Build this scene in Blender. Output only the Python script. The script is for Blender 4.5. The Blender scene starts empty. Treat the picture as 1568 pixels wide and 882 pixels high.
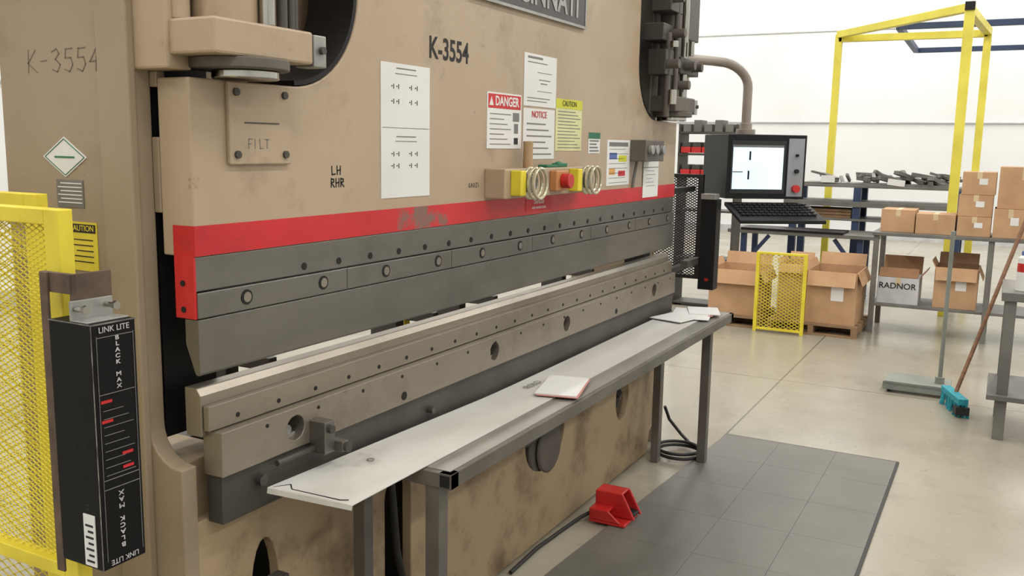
import bpy, bmesh, math, random
from mathutils import Vector, Matrix
random.seed(7)
scene=bpy.context.scene
scene.view_settings.view_transform='Standard'

# ---------------------------------------------------------------- materials
def lin(c):
    c=c/255.0
    return c/12.92 if c<=0.04045 else ((c+0.055)/1.055)**2.4
def rgb(t): return (lin(t[0]),lin(t[1]),lin(t[2]),1)
def mat(name,col,rough=0.5,metal=0.0,col2=None,scale=6.0,stretch=(1,1,1),amount=1.0,bump=0.0,spec=0.5,emit=0,detail=5.0,lo=0.35,hi=0.7,grime=None,grime2=None,rvar=0):
    m=bpy.data.materials.new(name); m.use_nodes=True
    nt=m.node_tree; b=nt.nodes['Principled BSDF']
    b.inputs['Roughness'].default_value=rough; b.inputs['Metallic'].default_value=metal
    b.inputs['Specular IOR Level'].default_value=spec
    if col2 is None: col2=tuple(max(0,c*0.9) for c in col)
    tc=nt.nodes.new('ShaderNodeTexCoord'); mp=nt.nodes.new('ShaderNodeMapping')
    mp.inputs['Scale'].default_value=stretch
    n=nt.nodes.new('ShaderNodeTexNoise'); n.inputs['Scale'].default_value=scale; n.inputs['Detail'].default_value=detail
    r=nt.nodes.new('ShaderNodeValToRGB'); r.color_ramp.elements[0].position=lo; r.color_ramp.elements[1].position=hi
    r.color_ramp.elements[0].color=rgb(col); r.color_ramp.elements[1].color=rgb(col2)
    nt.links.new(tc.outputs['Object'],mp.inputs['Vector']); nt.links.new(mp.outputs['Vector'],n.inputs['Vector'])
    nt.links.new(n.outputs['Fac'],r.inputs['Fac']); out=r.outputs['Color']
    for gr in (grime,grime2):
        if not gr: continue
        gc,gs,glo,ghi,ga=gr
        n2=nt.nodes.new('ShaderNodeTexNoise'); n2.inputs['Scale'].default_value=gs; n2.inputs['Detail'].default_value=9; n2.inputs['Roughness'].default_value=0.7
        nt.links.new(tc.outputs['Object'],n2.inputs['Vector'])
        l=nt.nodes.new('ShaderNodeMapRange'); l.inputs['From Min'].default_value=glo; l.inputs['From Max'].default_value=ghi; l.inputs['To Max'].default_value=ga
        nt.links.new(n2.outputs['Fac'],l.inputs['Value'])
        mx=nt.nodes.new('ShaderNodeMix'); mx.data_type='RGBA'
        nt.links.new(l.outputs[0],mx.inputs[0]); nt.links.new(out,mx.inputs[6]); mx.inputs[7].default_value=rgb(gc)
        out=mx.outputs[2]
    nt.links.new(out,b.inputs['Base Color'])
    if rvar:
        l=nt.nodes.new('ShaderNodeMapRange'); l.inputs['To Min'].default_value=max(0.05,rough-rvar); l.inputs['To Max'].default_value=rough+rvar
        l.inputs['From Min'].default_value=0.3; l.inputs['From Max'].default_value=0.7
        nt.links.new(n.outputs['Fac'],l.inputs['Value']); nt.links.new(l.outputs[0],b.inputs['Roughness'])
    if bump:
        bp=nt.nodes.new('ShaderNodeBump'); bp.inputs['Strength'].default_value=bump; bp.inputs['Distance'].default_value=0.01
        nt.links.new(n.outputs['Fac'],bp.inputs['Height']); nt.links.new(bp.outputs['Normal'],b.inputs['Normal'])
    if emit:
        nt.links.new(r.outputs['Color'],b.inputs['Emission Color']); b.inputs['Emission Strength'].default_value=emit
    return m
BEIGE=mat('beige_machine_paint',(174,154,130),0.40,col2=(164,144,119),scale=2.2,spec=0.45,grime=((116,98,80),4,0.56,0.76,0.55),grime2=((84,68,54),16,0.66,0.74,0.6),rvar=0.08)
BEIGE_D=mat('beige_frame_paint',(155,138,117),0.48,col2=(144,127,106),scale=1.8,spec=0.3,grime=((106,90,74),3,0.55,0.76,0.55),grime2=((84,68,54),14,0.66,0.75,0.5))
BEIGE_L=mat('beige_base_paint',(168,147,118),0.5,col2=(144,122,95),scale=4,lo=0.45,hi=0.8,spec=0.3,grime=((92,74,56),4,0.52,0.70,0.7),grime2=((52,42,34),12,0.63,0.70,0.8))
STEEL=mat('tool_steel',(126,123,117),0.36,0.75,col2=(112,109,103),scale=1.6,stretch=(1,1,4),grime=((74,70,64),2.5,0.5,0.75,0.5),grime2=((170,166,158),26,0.66,0.74,0.35),rvar=0.08)
STEEL2=mat('bed_steel',(154,146,134),0.36,0.7,col2=(138,130,118),scale=1.6,stretch=(1,1,4),grime=((96,86,74),3,0.5,0.72,0.5),grime2=((74,64,54),20,0.65,0.73,0.5),rvar=0.08)
STEEL_D=mat('dark_steel',(80,77,72),0.5,0.3,col2=(62,59,55),scale=5)
CHROME=mat('chrome',(190,188,182),0.15,1.0,col2=(160,158,152),scale=4)
GREY=mat('grey_paint',(116,114,109),0.5,0.1,col2=(96,94,89),scale=5)
ALU=mat('galvanised_bracket',(165,165,160),0.4,0.5,col2=(140,140,136),scale=14)
BLACK=mat('black_powder_coat',(15,15,17),0.5,col2=(22,21,22),scale=30,spec=0.3)
BLACKS=mat('scuffed_black_paint',(8,8,10),0.5,col2=(13,12,13),scale=30,spec=0.2,grime=((110,105,100),70,0.67,0.72,0.5))
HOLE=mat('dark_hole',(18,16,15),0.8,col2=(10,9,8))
RUBBER=mat('black_rubber',(30,29,28),0.6)
YEL=mat('yellow_paint',(228,210,60),0.45,col2=(206,186,48),scale=8)
YEL2=mat('yellow_steel',(228,216,84),0.45,col2=(208,194,70),scale=3)
WHITE=mat('white_paper',(222,221,219),0.6,col2=(212,211,208),scale=3)
SHEET=mat('white_sheet_metal',(208,206,201),0.38,0.0,col2=(192,189,182),scale=2.5,stretch=(1,3,1),spec=0.5,grime=((140,134,126),5,0.60,0.72,0.5))
INK=mat('black_ink',(30,28,28),0.7)
GINK=mat('grey_ink',(120,118,116),0.7)
PENCIL=mat('faded_marker',(122,108,92),0.7)
REDP=mat('red_sign_print',(192,30,36),0.5)
REDM=mat('red_plastic',(190,38,34),0.4,col2=(164,28,26),scale=10)
GREENP=mat('green_print',(40,110,80),0.6)
CARD=mat('cardboard',(190,154,120),0.8,col2=(174,138,106),scale=5,spec=0.1)
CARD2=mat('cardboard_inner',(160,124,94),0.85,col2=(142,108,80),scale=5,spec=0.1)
TAPE=mat('box_tape',(210,188,150),0.4)
BLUE=mat('navy_paint',(44,62,96),0.5)
WOOD=mat('broom_wood',(134,96,68),0.6,col2=(108,76,54),scale=4,stretch=(1,1,8))
PALW=mat('pallet_wood',(150,120,88),0.8,col2=(124,96,70),scale=6)
TEAL=mat('teal_bristle',(40,150,165),0.7,col2=(30,120,135),scale=60)
STANDG=mat('stand_paint',(132,136,128),0.5,col2=(114,118,110),scale=5)
TAN=mat('tan_tube',(180,148,108),0.6)
CLEAR=mat('pale_guard_ring',(206,198,170),0.22,0.5)
RUST=mat('rusty_bracket',(104,84,70),0.7,0.2,col2=(72,60,52),scale=18)
SCREEN=mat('lit_screen',(206,230,243),0.3,emit=0.85,col2=(196,222,238))
MACH=mat('grey_motor',(96,90,82),0.6,col2=(76,70,64),scale=6)
LAMP=mat('lamp_diffuser',(255,252,245),0.4,emit=3.0,col2=(255,252,245))

def stripe_mat():
    m=mat('red_stripe_paint',(196,36,42),0.36,col2=(180,28,34),scale=5,grime=((120,40,38),9,0.6,0.74,0.6))
    nt=m.node_tree; b=nt.nodes['Principled BSDF']
    src=b.inputs['Base Color'].links[0].from_socket
    tc=[n for n in nt.nodes if n.type=='TEX_COORD'][0]
    d=nt.nodes.new('ShaderNodeVectorMath'); d.operation='DISTANCE'
    mp=nt.nodes.new('ShaderNodeMapping'); mp.inputs['Scale'].default_value=(0.35,1,1)
    nt.links.new(tc.outputs['Object'],mp.inputs['Vector']); nt.links.new(mp.outputs['Vector'],d.inputs[0])
    d.inputs[1].default_value=(2.36*0.35,1.578,1.42)
    n=nt.nodes.new('ShaderNodeTexNoise'); n.inputs['Scale'].default_value=22; n.inputs['Detail'].default_value=8; n.inputs['Roughness'].default_value=0.7
    nt.links.new(tc.outputs['Object'],n.inputs['Vector'])
    a=nt.nodes.new('ShaderNodeMath'); a.operation='MULTIPLY'; a.inputs[1].default_value=0.22
    nt.links.new(n.outputs['Fac'],a.inputs[0])
    s=nt.nodes.new('ShaderNodeMath'); s.operation='ADD'; nt.links.new(d.outputs['Value'],s.inputs[0]); nt.links.new(a.outputs[0],s.inputs[1])
    l=nt.nodes.new('ShaderNodeMapRange'); l.inputs['From Min'].default_value=0.128; l.inputs['From Max'].default_value=0.155
    l.inputs['To Min'].default_value=0.9; l.inputs['To Max'].default_value=0
    nt.links.new(s.outputs[0],l.inputs['Value'])
    mx=nt.nodes.new('ShaderNodeMix'); mx.data_type='RGBA'
    nt.links.new(l.outputs[0],mx.inputs[0]); nt.links.new(src,mx.inputs[6]); mx.inputs[7].default_value=rgb((112,96,86))
    nt.links.new(mx.outputs[2],b.inputs['Base Color'])
    return m
STRIPE=stripe_mat()

def floor_mat():
    m=mat('concrete_floor',(158,152,137),0.26,col2=(144,138,122),scale=0.9,detail=10,spec=0.5,grime=((108,101,88),1.5,0.50,0.74,0.6),grime2=((90,84,72),7,0.62,0.74,0.5),rvar=0.08)
    nt=m.node_tree; b=nt.nodes['Principled BSDF']
    src=b.inputs['Base Color'].links[0].from_socket
    tc=[n for n in nt.nodes if n.type=='TEX_COORD'][0]
    sx=nt.nodes.new('ShaderNodeSeparateXYZ'); nt.links.new(tc.outputs['Object'],sx.inputs[0])
    outs=[]
    for ax,off in ((0,6.62),(1,1.32)):
        a=nt.nodes.new('ShaderNodeMath'); a.operation='SUBTRACT'; a.inputs[1].default_value=off; nt.links.new(sx.outputs[ax],a.inputs[0])
        p=nt.nodes.new('ShaderNodeMath'); p.operation='PINGPONG'; p.inputs[1].default_value=2.1; nt.links.new(a.outputs[0],p.inputs[0])
        l=nt.nodes.new('ShaderNodeMath'); l.operation='LESS_THAN'; l.inputs[1].default_value=0.005; nt.links.new(p.outputs[0],l.inputs[0])
        outs.append(l)
    mxx=nt.nodes.new('ShaderNodeMath'); mxx.operation='MAXIMUM'
    nt.links.new(outs[0].outputs[0],mxx.inputs[0]); nt.links.new(outs[1].outputs[0],mxx.inputs[1])
    mx=nt.nodes.new('ShaderNodeMix'); mx.data_type='RGBA'
    nt.links.new(mxx.outputs[0],mx.inputs[0]); nt.links.new(src,mx.inputs[6]); mx.inputs[7].default_value=rgb((96,90,78))
    nt.links.new(mx.outputs[2],b.inputs['Base Color'])
    return m
FLOOR=floor_mat()
WALL=mat('white_wall_liner',(222,223,223),0.6,col2=(213,214,214),scale=0.6)
CEIL=mat('ceiling_liner',(222,222,220),0.7)
MAT_T=mat('mat_rubber',(99,97,90),0.48,col2=(90,88,81),scale=3,grime=((118,115,106),2.5,0.5,0.75,0.4))

# ---------------------------------------------------------------- geometry helpers
class P:
    def __init__(s,g,name,m,bevel=0,smooth=False):
        s.g=g;s.name=name;s.m=m;s.bevel=bevel;s.smooth=smooth;s.bm=bmesh.new()
    def box(s,x0,x1,y0,y1,z0,z1):
        r=bmesh.ops.create_cube(s.bm,size=1)
        bmesh.ops.scale(s.bm,vec=(abs(x1-x0),abs(y1-y0),abs(z1-z0)),verts=r['verts'])
        bmesh.ops.translate(s.bm,vec=((x0+x1)/2,(y0+y1)/2,(z0+z1)/2),verts=r['verts']); return s
    def beam(s,a,b,w,h=None,up=(0,0,1)):
        a=Vector(a);b=Vector(b);h=h or w; d=(b-a);L=d.length;d.normalize()
        u=Vector(up)
        if abs(d.dot(u))>0.98:u=Vector((1,0,0))
        sx=d.cross(u).normalized(); uz=sx.cross(d).normalized()
        M=Matrix((( sx.x,d.x,uz.x,0),(sx.y,d.y,uz.y,0),(sx.z,d.z,uz.z,0),(0,0,0,1)))
        r=bmesh.ops.create_cube(s.bm,size=1)
        bmesh.ops.scale(s.bm,vec=(w,L,h),verts=r['verts'])
        bmesh.ops.transform(s.bm,matrix=Matrix.Translation((a+b)/2)@M,verts=r['verts']); return s
    def cyl(s,a,b,r,r2=None,n=24):
        a=Vector(a);b=Vector(b);d=b-a
        q=Vector((0,0,1)).rotation_difference(d.normalized()).to_matrix().to_4x4()
        bmesh.ops.create_cone(s.bm,cap_ends=True,segments=n,radius1=r,radius2=r if r2 is None else r2,depth=d.length,matrix=Matrix.Translation((a+b)/2)@q); return s
    def ball(s,c,r,sc=(1,1,1)):
        q=bmesh.ops.create_uvsphere(s.bm,u_segments=16,v_segments=10,radius=r)
        bmesh.ops.scale(s.bm,vec=sc,verts=q['verts']); bmesh.ops.translate(s.bm,vec=c,verts=q['verts']); return s
    def tube(s,pts,r,n=12):
        pts=[Vector(p) for p in pts]; rings=[]; prev=None
        for i,p in enumerate(pts):
            t=(pts[min(i+1,len(pts)-1)]-pts[max(i-1,0)]).normalized()
            if prev is None:
                u=t.orthogonal().normalized()
            else: u=(prev-t*prev.dot(t)).normalized()
            prev=u; v=t.cross(u)
            rings.append([s.bm.verts.new(p+u*r*math.cos(2*math.pi*k/n)+v*r*math.sin(2*math.pi*k/n)) for k in range(n)])
        for a,b in zip(rings,rings[1:]):
            for k in range(n): s.bm.faces.new((a[k],a[(k+1)%n],b[(k+1)%n],b[k]))
        s.bm.faces.new(rings[0]);s.bm.faces.new(rings[-1]); return s
    def torus(s,c,R,r,axis='Y',n=28,a0=0,a1=2*math.pi):
        pts=[]
        for i in range(n+1):
            t=a0+(a1-a0)*i/n; u,v=R*math.cos(t),R*math.sin(t)
            pts.append((c[0]+u,c[1],c[2]+v) if axis=='Y' else ((c[0]+u,c[1]+v,c[2]) if axis=='Z' else (c[0],c[1]+u,c[2]+v)))
        return s.tube(pts,r,8)
    def prism(s,loops,axis,a,b):
        """loops: outer + holes in the plane normal to axis (XZ for Y, YZ for X, XY for Z)"""
        bm=bmesh.new(); es=[]
        def mk(u,v):
            return (u,a,v) if axis=='Y' else ((a,u,v) if axis=='X' else (u,v,a))
        for L in loops:
            vs=[bm.verts.new(mk(*p)) for p in L]
            for i in range(len(vs)): es.append(bm.edges.new((vs[i],vs[(i+1)%len(vs)])))
        bmesh.ops.triangle_fill(bm,use_beauty=True,use_dissolve=False,edges=es)
        ret=bmesh.ops.extrude_face_region(bm,geom=bm.faces[:])
        vv=[g for g in ret['geom'] if isinstance(g,bmesh.types.BMVert)]
        d=b-a; bmesh.ops.translate(bm,verts=vv,vec=(0,d,0) if axis=='Y' else ((d,0,0) if axis=='X' else (0,0,d)))
        bmesh.ops.recalc_face_normals(bm,faces=bm.faces)
        me=bpy.data.meshes.new('tmp'); bm.to_mesh(me); bm.free(); s.bm.from_mesh(me); bpy.data.meshes.remove(me); return s
    def done(s):
        bmesh.ops.recalc_face_normals(s.bm,faces=s.bm.faces)
        me=bpy.data.meshes.new(s.name); s.bm.to_mesh(me); s.bm.free()
        o=bpy.data.objects.new(s.name,me); scene.collection.objects.link(o); me.materials.append(s.m)
        if s.smooth:
            for f in me.polygons: f.use_smooth=True
            try: me.set_sharp_from_angle(angle=math.radians(40))
            except Exception: pass
        if s.bevel:
            md=o.modifiers.new('bevel','BEVEL'); md.width=s.bevel; md.segments=2; md.limit_method='ANGLE'; md.angle_limit=math.radians(40)
        if s.g: s.g.adopt(o)
        return o
class G:
    def __init__(s,name,loc):
        s.loc=Vector(loc); s.e=bpy.data.objects.new(name,None); s.e.empty_display_size=0.1; s.e.location=loc; scene.collection.objects.link(s.e)
    def adopt(s,o):
        o.parent=s.e; o.matrix_parent_inverse=Matrix.Translation(-s.loc)
    def part(s,name,m,bevel=0,smooth=False): return P(s,name,m,bevel,smooth)
    def text(s,name,body,loc,size,m,face='-Y',align='CENTER',sx=1.0,spin=0,bold=0,space=1.0,rot=None):
        cu=bpy.data.curves.new(name,'FONT'); cu.body=body; cu.size=size; cu.align_x=align; cu.align_y='CENTER'; cu.extrude=0.0004; cu.offset=bold; cu.space_line=space
        o=bpy.data.objects.new(name,cu); scene.collection.objects.link(o); cu.materials.append(m)
        R=Matrix.Rotation(math.pi/2,4,'X')
        if face=='-X': R=Matrix.Rotation(-math.pi/2,4,'Z')@R
        if face=='+Z': R=Matrix.Identity(4)
        if rot is not None: R=rot@R
        R=R@Matrix.Rotation(spin,4,'Z')
        s.adopt(o)
        o.matrix_basis=Matrix.Translation(loc)@R@Matrix.Diagonal((sx,1,1,1)); return o
GL={'L':[[(0,1),(0.05,0),(.5,.05)]],'H':[[(0,1),(.03,0)],[(.5,1),(.45,0)],[(0,.45),(.5,.55)]],'R':[[(0,0),(.03,1),(.42,.9),(.4,.6),(.02,.5),(.5,0)]],
'K':[[(.05,1),(0,0)],[(.5,1),(0,.42),(.58,0)]],'-':[[(.05,.5),(.42,.52)]],'3':[[(0,.88),(.3,1),(.45,.8),(.2,.55),(.5,.32),(.3,0),(0,.1)]],
'5':[[(.5,1),(.1,.98),(.05,.6),(.4,.6),(.5,.3),(.3,0),(0,.1)]],'4':[[(.32,0),(.42,1),(0,.4),(.58,.42)]],'F':[[(0,0),(0,1),(.5,1)],[(0,.5),(.4,.52)]],
'I':[[(.1,0),(.12,1)]],'T':[[(0,1),(.6,.97)],[(.3,1),(.28,0)]],'A':[[(0,0),(.28,1),(.55,0)],[(.1,.4),(.45,.4)]],'G':[[(.5,.85),(.25,1),(0,.5),(.2,0),(.5,.15),(.5,.45),(.3,.45)]],
'O':[[(.25,1),(0,.5),(.25,0),(.5,.5),(.25,1)]],'Z':[[(0,1),(.5,1),(0,0),(.5,0)]]}
def hand(g,name,txt,org,w,h,m,face='-Y',t=0.004):
    """hand-lettered marker strokes on a vertical face"""
    p=g.part(name,m); x=0
    for ch in txt:
        for L in GL.get(ch,[]):
            for a,b in zip(L,L[1:]):
                def q(pt):
                    u=x+pt[0]*w*1.3; v=pt[1]*h
                    return (org[0]+u,org[1],org[2]+v) if face=='-Y' else (org[0],org[1]-u,org[2]+v)
                A,B_=Vector(q(a)),Vector(q(b)); e=(B_-A).normalized()*t*0.4
                p.beam(A-e,B_+e,t,0.0008,up=(0,1,0) if face=='-Y' else (1,0,0))
        x+=w
    p.done()
def circ(cx,cz,rx,rz=None,n=24,a0=0,a1=2*math.pi,end=False):
    rz=rz or rx; k=n if not end else n-1
    return [(cx+rx*math.cos(a0+(a1-a0)*i/k),cz+rz*math.sin(a0+(a1-a0)*i/k)) for i in range(n)]
def diamond_mesh(p,o,u,v,w,h,pu,pv,t):
    o=Vector(o);u=Vector(u);v=Vector(v)
    nrm=u.cross(v)
    for sgn in (1,-1):
        k=-h/pv if sgn>0 else 0
        while k< w/pu+(h/pv if sgn<0 else 0):
            pts=[]
            for b in (0,h):
                a=(k+sgn*b/pv)*pu
                if 0<=a<=w: pts.append((a,b))
            for a in (0,w):
                b=(a/pu-k)*pv*sgn
                if 0<b<h: pts.append((a,b))
            if len(pts)>=2:
                A,B=pts[0],pts[-1]
                if abs(A[0]-B[0])+abs(A[1]-B[1])>0.005:
                    p.beam(o+u*A[0]+v*A[1],o+u*B[0]+v*B[1],t,t,up=nrm)
            k+=1

# ---------------------------------------------------------------- room
def slab(name,x0,x1,y0,y1,z0,z1,m):
    return P(None,name,m).box(x0,x1,y0,y1,z0,z1).done()
slab('floor',-5,18.9,-8,9,-0.1,0,FLOOR)
slab('wall_back',18.7,18.9,-8,9,0,6,WALL)
slab('wall_left',-5,18.7,8.8,9,0,6,WALL)
slab('wall_right',-5,18.7,-8,-7.8,0,6,WALL)
slab('wall_front',-5.2,-5,-8,9,0,6,WALL)
slab('ceiling',-5.2,18.9,-8,9,6,6.2,CEIL)
TR=mat('wall_trim',(190,191,191),0.5)
t=P(None,'trim_1',TR); t.box(18.67,18.7,-7.8,8.8,2.18,2.20); t.box(18.68,18.7,-7.8,8.8,3.9,3.92)
t.done()
P(None,'baseboard_back',TR).box(18.66,18.7,-7.8,8.8,0,0.12).done()
P(None,'trim_2',TR).box(-5,18.6,8.76,8.8,2.18,2.2).done()
P(None,'baseboard_left',TR).box(-5,18.6,8.76,8.8,0,0.12).done()

for i,x in enumerate((-2.5,1.5,5.5,9.5,13.5,16.8)):
    for j,y in enumerate((-5,-1.2,2.6,6.4)):
        g=G('ceiling_strip_light',(x,y,5.9))
        g.part('housing',WHITE).box(x-1.3,x+1.3,y-0.16,y+0.16,5.86,6.0).done()
        g.part('diffuser',LAMP).box(x-1.27,x+1.27,y-0.13,y+0.13,5.84,5.86).done()
        L=bpy.data.lights.new('strip_lamp','AREA'); L.shape='RECTANGLE'; L.size=2.6; L.size_y=0.5
        L.energy=88 if x<6 else (76 if x<14 else 122); L.color=(1,0.98,0.945)
        lo=bpy.data.objects.new('lamp',L); scene.collection.objects.link(lo); g.adopt(lo); lo.location=(x,y,5.82)
w=bpy.data.worlds.new('hall'); scene.world=w; w.use_nodes=True
w.node_tree.nodes['Background'].inputs[0].default_value=(0.9,0.92,1,1); w.node_tree.nodes['Background'].inputs[1].default_value=0.3

# ---------------------------------------------------------------- press brake
B=G('press_brake',(3.1,1.9,0))
XL,XR=1.45,4.78
out=[(XL,1.39),(XR,1.39),(XR,1.785)]
out+=[(4.45+0.265*math.cos(a),2.05+0.265*math.sin(a)) for a in [math.radians(-90-6*i) for i in range(0,16)]]
out+=[(4.185,2.7),(2.045,2.7)]
out+=[(1.78+0.265*math.cos(a),2.05+0.265*math.sin(a)) for a in [math.radians(0-6*i) for i in range(0,16)]]
out+=[(XL,1.785)]
B.part('ram_plate',BEIGE,0.004).prism([out],'Y',1.58,1.68).done()
p=B.part('notch_edge_shade',BLACK)  # black strip added along the cutouts, shading of the cut edge as colour
for cx,s_ in ((1.78,1),(4.45,-1)):
    pts=[(cx+s_*0.262*math.cos(a),2.05+0.262*math.sin(a)) for a in [math.radians(-88+5.5*i) for i in range(17)]]+[(cx+s_*0.262,2.7)]
    inner=[(cx+s_*0.25*math.cos(a),2.05+0.25*math.sin(a)) for a in [math.radians(-88+5.5*i) for i in range(17)]]+[(cx+s_*0.25,2.7)]
    p.prism([pts+inner[::-1]],'Y',1.583,1.74)
p.done()
B.part('red_stripe',STRIPE).box(XL-0.002,XR+0.002,1.5775,1.645,1.392,1.46).done()
B.part('ram_lower_clamp',STEEL,0.002).box(XL,XR,1.58,1.64,1.312,1.39).done()
B.part('clamp_strip',STEEL,0.002).box(XL,XR,1.576,1.64,1.25,1.309).done()
B.part('clamp_end_red',STRIPE).box(XL-0.006,XL,1.58,1.64,1.25,1.392).done()
p=B.part('punch',STEEL,0.0012)
p.prism([[(1.573,1.248),(1.615,1.248),(1.615,1.19),(1.588,1.122),(1.580,1.118),(1.573,1.124)]],'X',XL-0.004,XR-0.01); p.done()
h=B.part('clamp_bolt_holes',HOLE); hh=B.part('clamp_bolts',STEEL2)
x=1.81
while x<4.75: h.cyl((x,1.5785,1.332),(x,1.584,1.332),0.0095,n=16); x+=0.14
x=1.60
while x<4.75:
    h.cyl((x,1.5745,1.281),(x,1.58,1.281),0.0185,n=20); hh.cyl((x+0.001,1.5735,1.281),(x+0.001,1.58,1.281),0.0125,n=20); x+=0.28
h.cyl((XL-0.008,1.615,1.33),(XL,1.615,1.33),0.007); h.cyl((XL-0.008,1.615,1.27),(XL,1.615,1.27),0.007)
h.done(); hh.done()
sm=B.part('punch_segment_seams',STEEL_D)
for x in (1.98,2.52,3.1,3.66,4.2): sm.box(x,x+0.0015,1.5752,1.58,1.252,1.308)
sm.done()
B.part('access_plate',BEIGE,0.003).box(1.553,1.757,1.568,1.58,1.595,1.783).done()
p=B.part('access_plate_bolts',STEEL_D,smooth=True)
for x in (1.575,1.735):
    for z in (1.618,1.76): p.cyl((x,1.562,z),(x,1.57,z),0.009)
p.box(1.60,1.715,1.5665,1.568,1.69,1.693); p.done()
hand(B,'marker_filt','FILT',(1.612,1.5675,1.632),0.018,0.022,GINK,t=0.002)
hand(B,'marker_lh','LH',(1.925,1.5798,1.565),0.022,0.022,INK,t=0.004)
hand(B,'marker_rh','RHR',(1.922,1.5798,1.532),0.02,0.022,INK,t=0.004)
B.text('marker_machine_number','K-3554',(2.505,1.5795,1.938),0.092,INK,bold=0.0018,sx=0.86)
hand(B,'marker_small_a','GAOZI',(2.63,1.5798,1.508),0.015,0.014,INK,t=0.002)
B.part('name_plate',mat('name_plate_grey',(70,68,66),0.4,0.3),0.002).box(2.62,3.52,1.568,1.58,2.13,2.28).done()
p=B.part('name_plate_rim',ALU); p.box(2.61,3.53,1.566,1.579,2.122,2.132); p.box(3.515,3.527,1.566,1.579,2.13,2.28); p.done()
B.text('name_plate_letters','CINCINNATI',(3.08,1.5665,2.20),0.135,ALU,bold=0.003,sx=0.95)

for k,(xa,xb) in enumerate(((1.41,1.455),(4.785,4.83))):
    prof=[(2.175,0.0),(2.175,2.7),(1.705,2.7),(1.705,0.99)]+[(1.705-0.09+0.09*math.cos(a),0.99+0.09*math.sin(a)) for a in [math.radians(-10-16*i) for i in range(6)]]
    prof+=[(1.605,0.9),(1.605,0.0)]
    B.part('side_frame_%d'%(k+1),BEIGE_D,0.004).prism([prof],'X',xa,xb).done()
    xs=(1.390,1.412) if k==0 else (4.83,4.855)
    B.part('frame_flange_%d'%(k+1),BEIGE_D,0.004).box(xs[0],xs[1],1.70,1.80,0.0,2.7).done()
B.part('ram_gib_blocks',BEIGE_D,0.003).box(1.45,1.475,1.681,1.704,1.485,1.655).box(1.45,1.475,1.681,1.704,1.765,1.80).done()
B.part('ram_gap_shade',BLACK).box(1.46,1.62,1.706,1.78,0.95,1.95).box(4.6,4.78,1.70,1.78,0.95,1.95).done()  # black boxes added to paint the shade in the gaps behind the ram ends
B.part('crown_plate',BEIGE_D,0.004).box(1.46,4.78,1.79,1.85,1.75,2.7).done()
B.part('backgauge_beam',STEEL_D,0.004).box(1.5,4.75,2.02,2.1,0.72,0.80).done()
p=B.part('backgauge_fingers',STEEL_D,0.003)
for x in (1.9,2.75,3.2,4.2):
    p.box(x,x+0.05,1.96,2.08,0.80,1.0); p.box(x+0.01,x+0.04,1.80,2.0,1.0,1.04)
p.done()
B.part('backgauge_yellow_guard',YEL).box(3.0,3.04,2.1,2.14,0.5,0.95).done()
p=B.part('die_block',STEEL2,0.002); p.prism([[(1.585,0.97),(1.585,1.068),(1.598,1.085),(1.635,1.085),(1.635,0.97)]],'X',XL+0.005,XR-0.02); p.done()
p=B.part('die_block_front',STEEL2,0.002); p.box(XL+0.01,XR-0.02,1.566,1.584,0.985,1.045); p.done()
HX=(1.722,2.755,3.36,4.42)
B.part('bed_rail',STEEL2,0.002).prism([[(XL+0.022,0.875),(XL+0.022,0.983),(XR-0.03,0.983),(XR-0.03,0.875)]]+[circ(cx,0.93,0.033,0.032) for cx in HX],'Y',1.54,1.60).done()
B.part('rail_pocket_backs',STEEL_D).box(1.6,4.6,1.592,1.598,0.885,0.97).done()
p=B.part('rail_pocket_bolts',ALU,0.001,True)
for cx in HX: p.cyl((cx-0.008,1.56,0.922),(cx-0.008,1.592,0.922),0.014); p.box(cx-0.03,cx+0.03,1.565,1.59,0.898,0.91)
p.done()
B.part('bed_rail_lower',STEEL_D,0.002).box(XL+0.03,XR-0.03,1.552,1.60,0.755,0.873).done()
h=B.part('bed_bolt_holes',HOLE)
x=1.55
while x<4.7: h.cyl((x,1.5645,1.005),(x,1.568,1.005),0.006,n=12); x+=0.14
x=1.62
while x<4.7: h.cyl((x,1.5385,0.962),(x,1.545,0.962),0.005,n=12); x+=0.19
h.cyl((2.2,1.5385,0.9),(2.2,1.545,0.9),0.013); h.cyl((3.9,1.5385,0.9),(3.9,1.545,0.9),0.012)
h.done()
p=B.part('sheet_stop',STEEL,0.002); p.box(1.775,1.815,1.49,1.54,0.85,0.935); p.box(1.815,1.84,1.465,1.54,0.85,0.878); p.done()
p=B.part('sheet_stop_bolts',STEEL_D,smooth=True); p.cyl((1.795,1.48,0.915),(1.795,1.49,0.915),0.011); p.cyl((1.64,1.53,0.862),(1.78,1.53,0.862),0.008); p.cyl((1.60,1.535,0.83),(1.60,1.552,0.83),0.014);p.cyl((1.83,1.455,0.862),(1.83,1.465,0.862),0.014);p.cyl((2.35,1.53,0.82),(2.35,1.552,0.82),0.012); p.done()
holes=[circ(3.32,0.455,0.185,0.15,28),circ(4.19,0.41,0.085,0.12,24),
       [(2.19,0.16),(2.33,0.16)]+[(2.26+0.07*math.cos(a),0.56+0.07*math.sin(a)) for a in [math.radians(20*i) for i in range(10)]],
       circ(1.67,0.5,0.05,0.14,20)]
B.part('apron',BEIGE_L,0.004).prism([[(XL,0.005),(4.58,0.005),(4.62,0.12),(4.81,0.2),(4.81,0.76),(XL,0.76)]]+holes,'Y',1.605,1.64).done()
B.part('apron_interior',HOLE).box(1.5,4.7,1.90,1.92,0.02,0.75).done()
p=B.part('drive_motor',MACH,0.01,smooth=True); p.cyl((3.36,1.62,0.40),(3.36,1.9,0.40),0.155); p.cyl((3.36,1.60,0.39),(3.36,1.62,0.39),0.11); p.box(3.16,3.50,1.615,1.9,0.44,0.53); p.done()
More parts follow.
